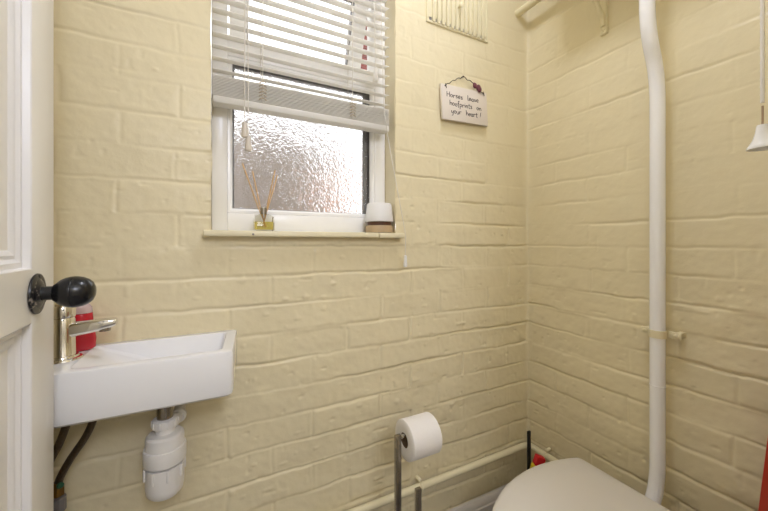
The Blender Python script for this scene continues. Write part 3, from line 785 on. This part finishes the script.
# ------------------------------------------------------------------ red board at the right edge
ang = R(4.8)
mt = Matrix.Translation((-.15, -.624, .002)) @ Matrix.Rotation(ang, 4, 'X')
bm = NB(); box(bm, (-.012, -.185, .0155), (.012, 0, .92), .003, mtx=mt)
tag(obj('red_board', bm, 'redwood'), 'glossy dark red upright board at the right edge, beside the brick wall', 'board')

# ------------------------------------------------------------------ ceiling light
LXc, LYc = -.64, -.52
t = thing('ceiling_light', 'round white ceiling lamp above the toilet room', 'ceiling light', (LXc, LYc, H-.09))
bm = NB(); lathe(bm, [(.13, H-.03), (.135, H-.025), (.135, H), ], (LXc, LYc, 0), n=40); obj('lamp_base', bm, 'plastic', t)
def emis(name, c, s):
    m, nt, b = new_mat(name); b.inputs['Base Color'].default_value = (.9, .9, .88, 1)
    b.inputs['Emission Color'].default_value = (*c, 1); b.inputs['Emission Strength'].default_value = s
    n = nt.nodes.new('ShaderNodeTexNoise'); n.inputs['Scale'].default_value = 3
    r = nt.nodes.new('ShaderNodeMapRange'); r.inputs['To Min'].default_value = s*.97; r.inputs['To Max'].default_value = s*1.03
    nt.links.new(n.outputs['Fac'], r.inputs['Value']); nt.links.new(r.outputs['Result'], b.inputs['Emission Strength'])
    return m
bm = NB(); lathe(bm, [(.125, H-.031), (.12, H-.055), (.09, H-.078), (.04, H-.088), (.002, H-.09)], (LXc, LYc, 0), n=40); obj('diffuser', bm, emis('lamp_glow', (.93, .98, 1.16), 18.5), t)
# unseen globe added in the hall behind the viewer as frontal fill light
t = thing('hall_fill_globe', 'unseen white globe added in the hall as frontal fill light', 'fill light', (-.95, -1.72, 1.75))
bm = NB(); tube(bm, [(-.95, -1.72, H), (-.95, -1.72, 1.94)], .004, 8); obj('cable', bm, 'plastic', t)
bm = NB(); lathe(bm, [(.03, 1.95), (.03, 1.925), (.035, 1.92)], (-.95, -1.72, 0), n=24); obj('globe_cap', bm, 'plastic', t)
bm = NB(); bmesh.ops.create_uvsphere(bm, u_segments=32, v_segments=20, radius=.17, matrix=Matrix.Translation((-.95, -1.72, 1.75))); obj('globe', bm, emis('hall_fill_glow', (.93, .98, 1.17), 13), t)

# ------------------------------------------------------------------ outside the window
bm = NB(); box(bm, (-6, .25, -.12), (8, 12, -.02)); o = struct(obj('ground', bm, 'patio'))
bm = NB(); box(bm, (-4, 2.5, -.02), (.34, 2.65, 2.25), .01); tag(obj('garden_wall', bm, 'gardenwall'), 'grey brown garden wall beyond the obscured glass', 'garden wall')
def shrub(name, label, c, s, n, m, leaf):
    bm = NB()
    for k in range(n):
        while True:
            p = Vector((random.uniform(-1, 1), random.uniform(-1, 1), random.uniform(-1, 1)))
            if .3 < p.length < 1: break
        p = Vector(c)+Vector((p.x*s[0], p.y*s[1], p.z*s[2]))
        rot = Matrix.Rotation(random.uniform(0, 2*PI), 4, Vector((random.uniform(-1, 1), random.uniform(-1, 1), random.uniform(-1, 1))).normalized())
        l = leaf*random.uniform(.6, 1.3)
        pts = [(-l, 0, 0), (-.2*l, .4*l, .1*l), (l, 0, 0), (-.2*l, -.4*l, .1*l)]
        vs = [bm.verts.new(p+rot @ Vector(q_)) for q_ in pts]; bm.faces.new(vs)
    t = thing(name, label, 'shrub', (c[0], c[1], -.02))
    obj('foliage', bm, m, t, smooth=False)
    bm = NB()
    for k in range(7):
        a = 2*PI*k/7
        tube(bm, crom([(c[0]+.03*math.cos(a), c[1]+.03*math.sin(a), -.02), (c[0]+.1*math.cos(a), c[1]+.1*math.sin(a), c[2]*.5), (c[0]+s[0]*.6*math.cos(a), c[1]+s[1]*.6*math.sin(a), c[2]+s[2]*.3)], 4), .012, 6)
    obj('stems', bm, 'leaf', t)
shrub('garden_shrub', 'large brown shrub blurred behind the lower window pane', (-.72, 2.0, 1.62), (.48, .25, .52), 2600, 'leaf', .035)
shrub('garden_shrub', 'smaller orange shrub blurred behind the lower right window pane', (-.12, 1.9, 1.38), (.12, .10, .22), 160, 'orange', .035)
t = thing('roof_gutter', 'dark gutter and pipe blurred behind the lower window pane', 'gutter', (-.6, 2.2, 0))
bm = NB(); tube(bm, [(-1.6, 2.2, 2.19), (-.03, 2.2, 2.19)], .07, 12); obj('gutter', bm, 'gutter', t)
bm = NB(); tube(bm, fillet([(-.17, 2.2, 2.19), (-.17, 2.2, 1.95), (-.22, 2.24, 1.85), (-.22, 2.44, 1.50), (-.22, 2.44, -.02)], .06), .05, 12); obj('downpipe', bm, 'gutter', t)
bm = NB(); box(bm, (1.86, 6.0, -.02), (2.10, 6.4, 7.2), .01); box(bm, (1.82, 5.96, 7.0), (2.14, 6.44, 7.12), .01)
tag(obj('brick_chimney', bm, 'brick'), 'red brick chimney seen through the gap of the open top window', 'chimney')

# ------------------------------------------------------------------ light, world, camera
w = bpy.data.worlds.new('overcast'); scn.world = w; w.use_nodes = True
bg = w.node_tree.nodes['Background']; bg.inputs['Color'].default_value = (.95, .97, 1, 1); bg.inputs['Strength'].default_value = 1.9

cam = bpy.data.cameras.new('camera'); co_ = bpy.data.objects.new('camera', cam); link(co_)
cam.sensor_width = 36; cam.lens = 338/768*36; cam.shift_y = -(255.5-243)/768*1.0
co_.location = (-1.106, -.922, 1.07); co_.rotation_euler = (R(90), 0, R(-27.2)); cam.clip_start = .01
scn.camera = co_
vs = scn.view_settings; vs.view_transform = 'Standard'; vs.look = 'None'; vs.gamma = 1; vs.use_curve_mapping = False; vs.exposure = 0.83
scn.cycles.max_bounces = 12; scn.cycles.diffuse_bounces = 6; scn.cycles.transmission_bounces = 8
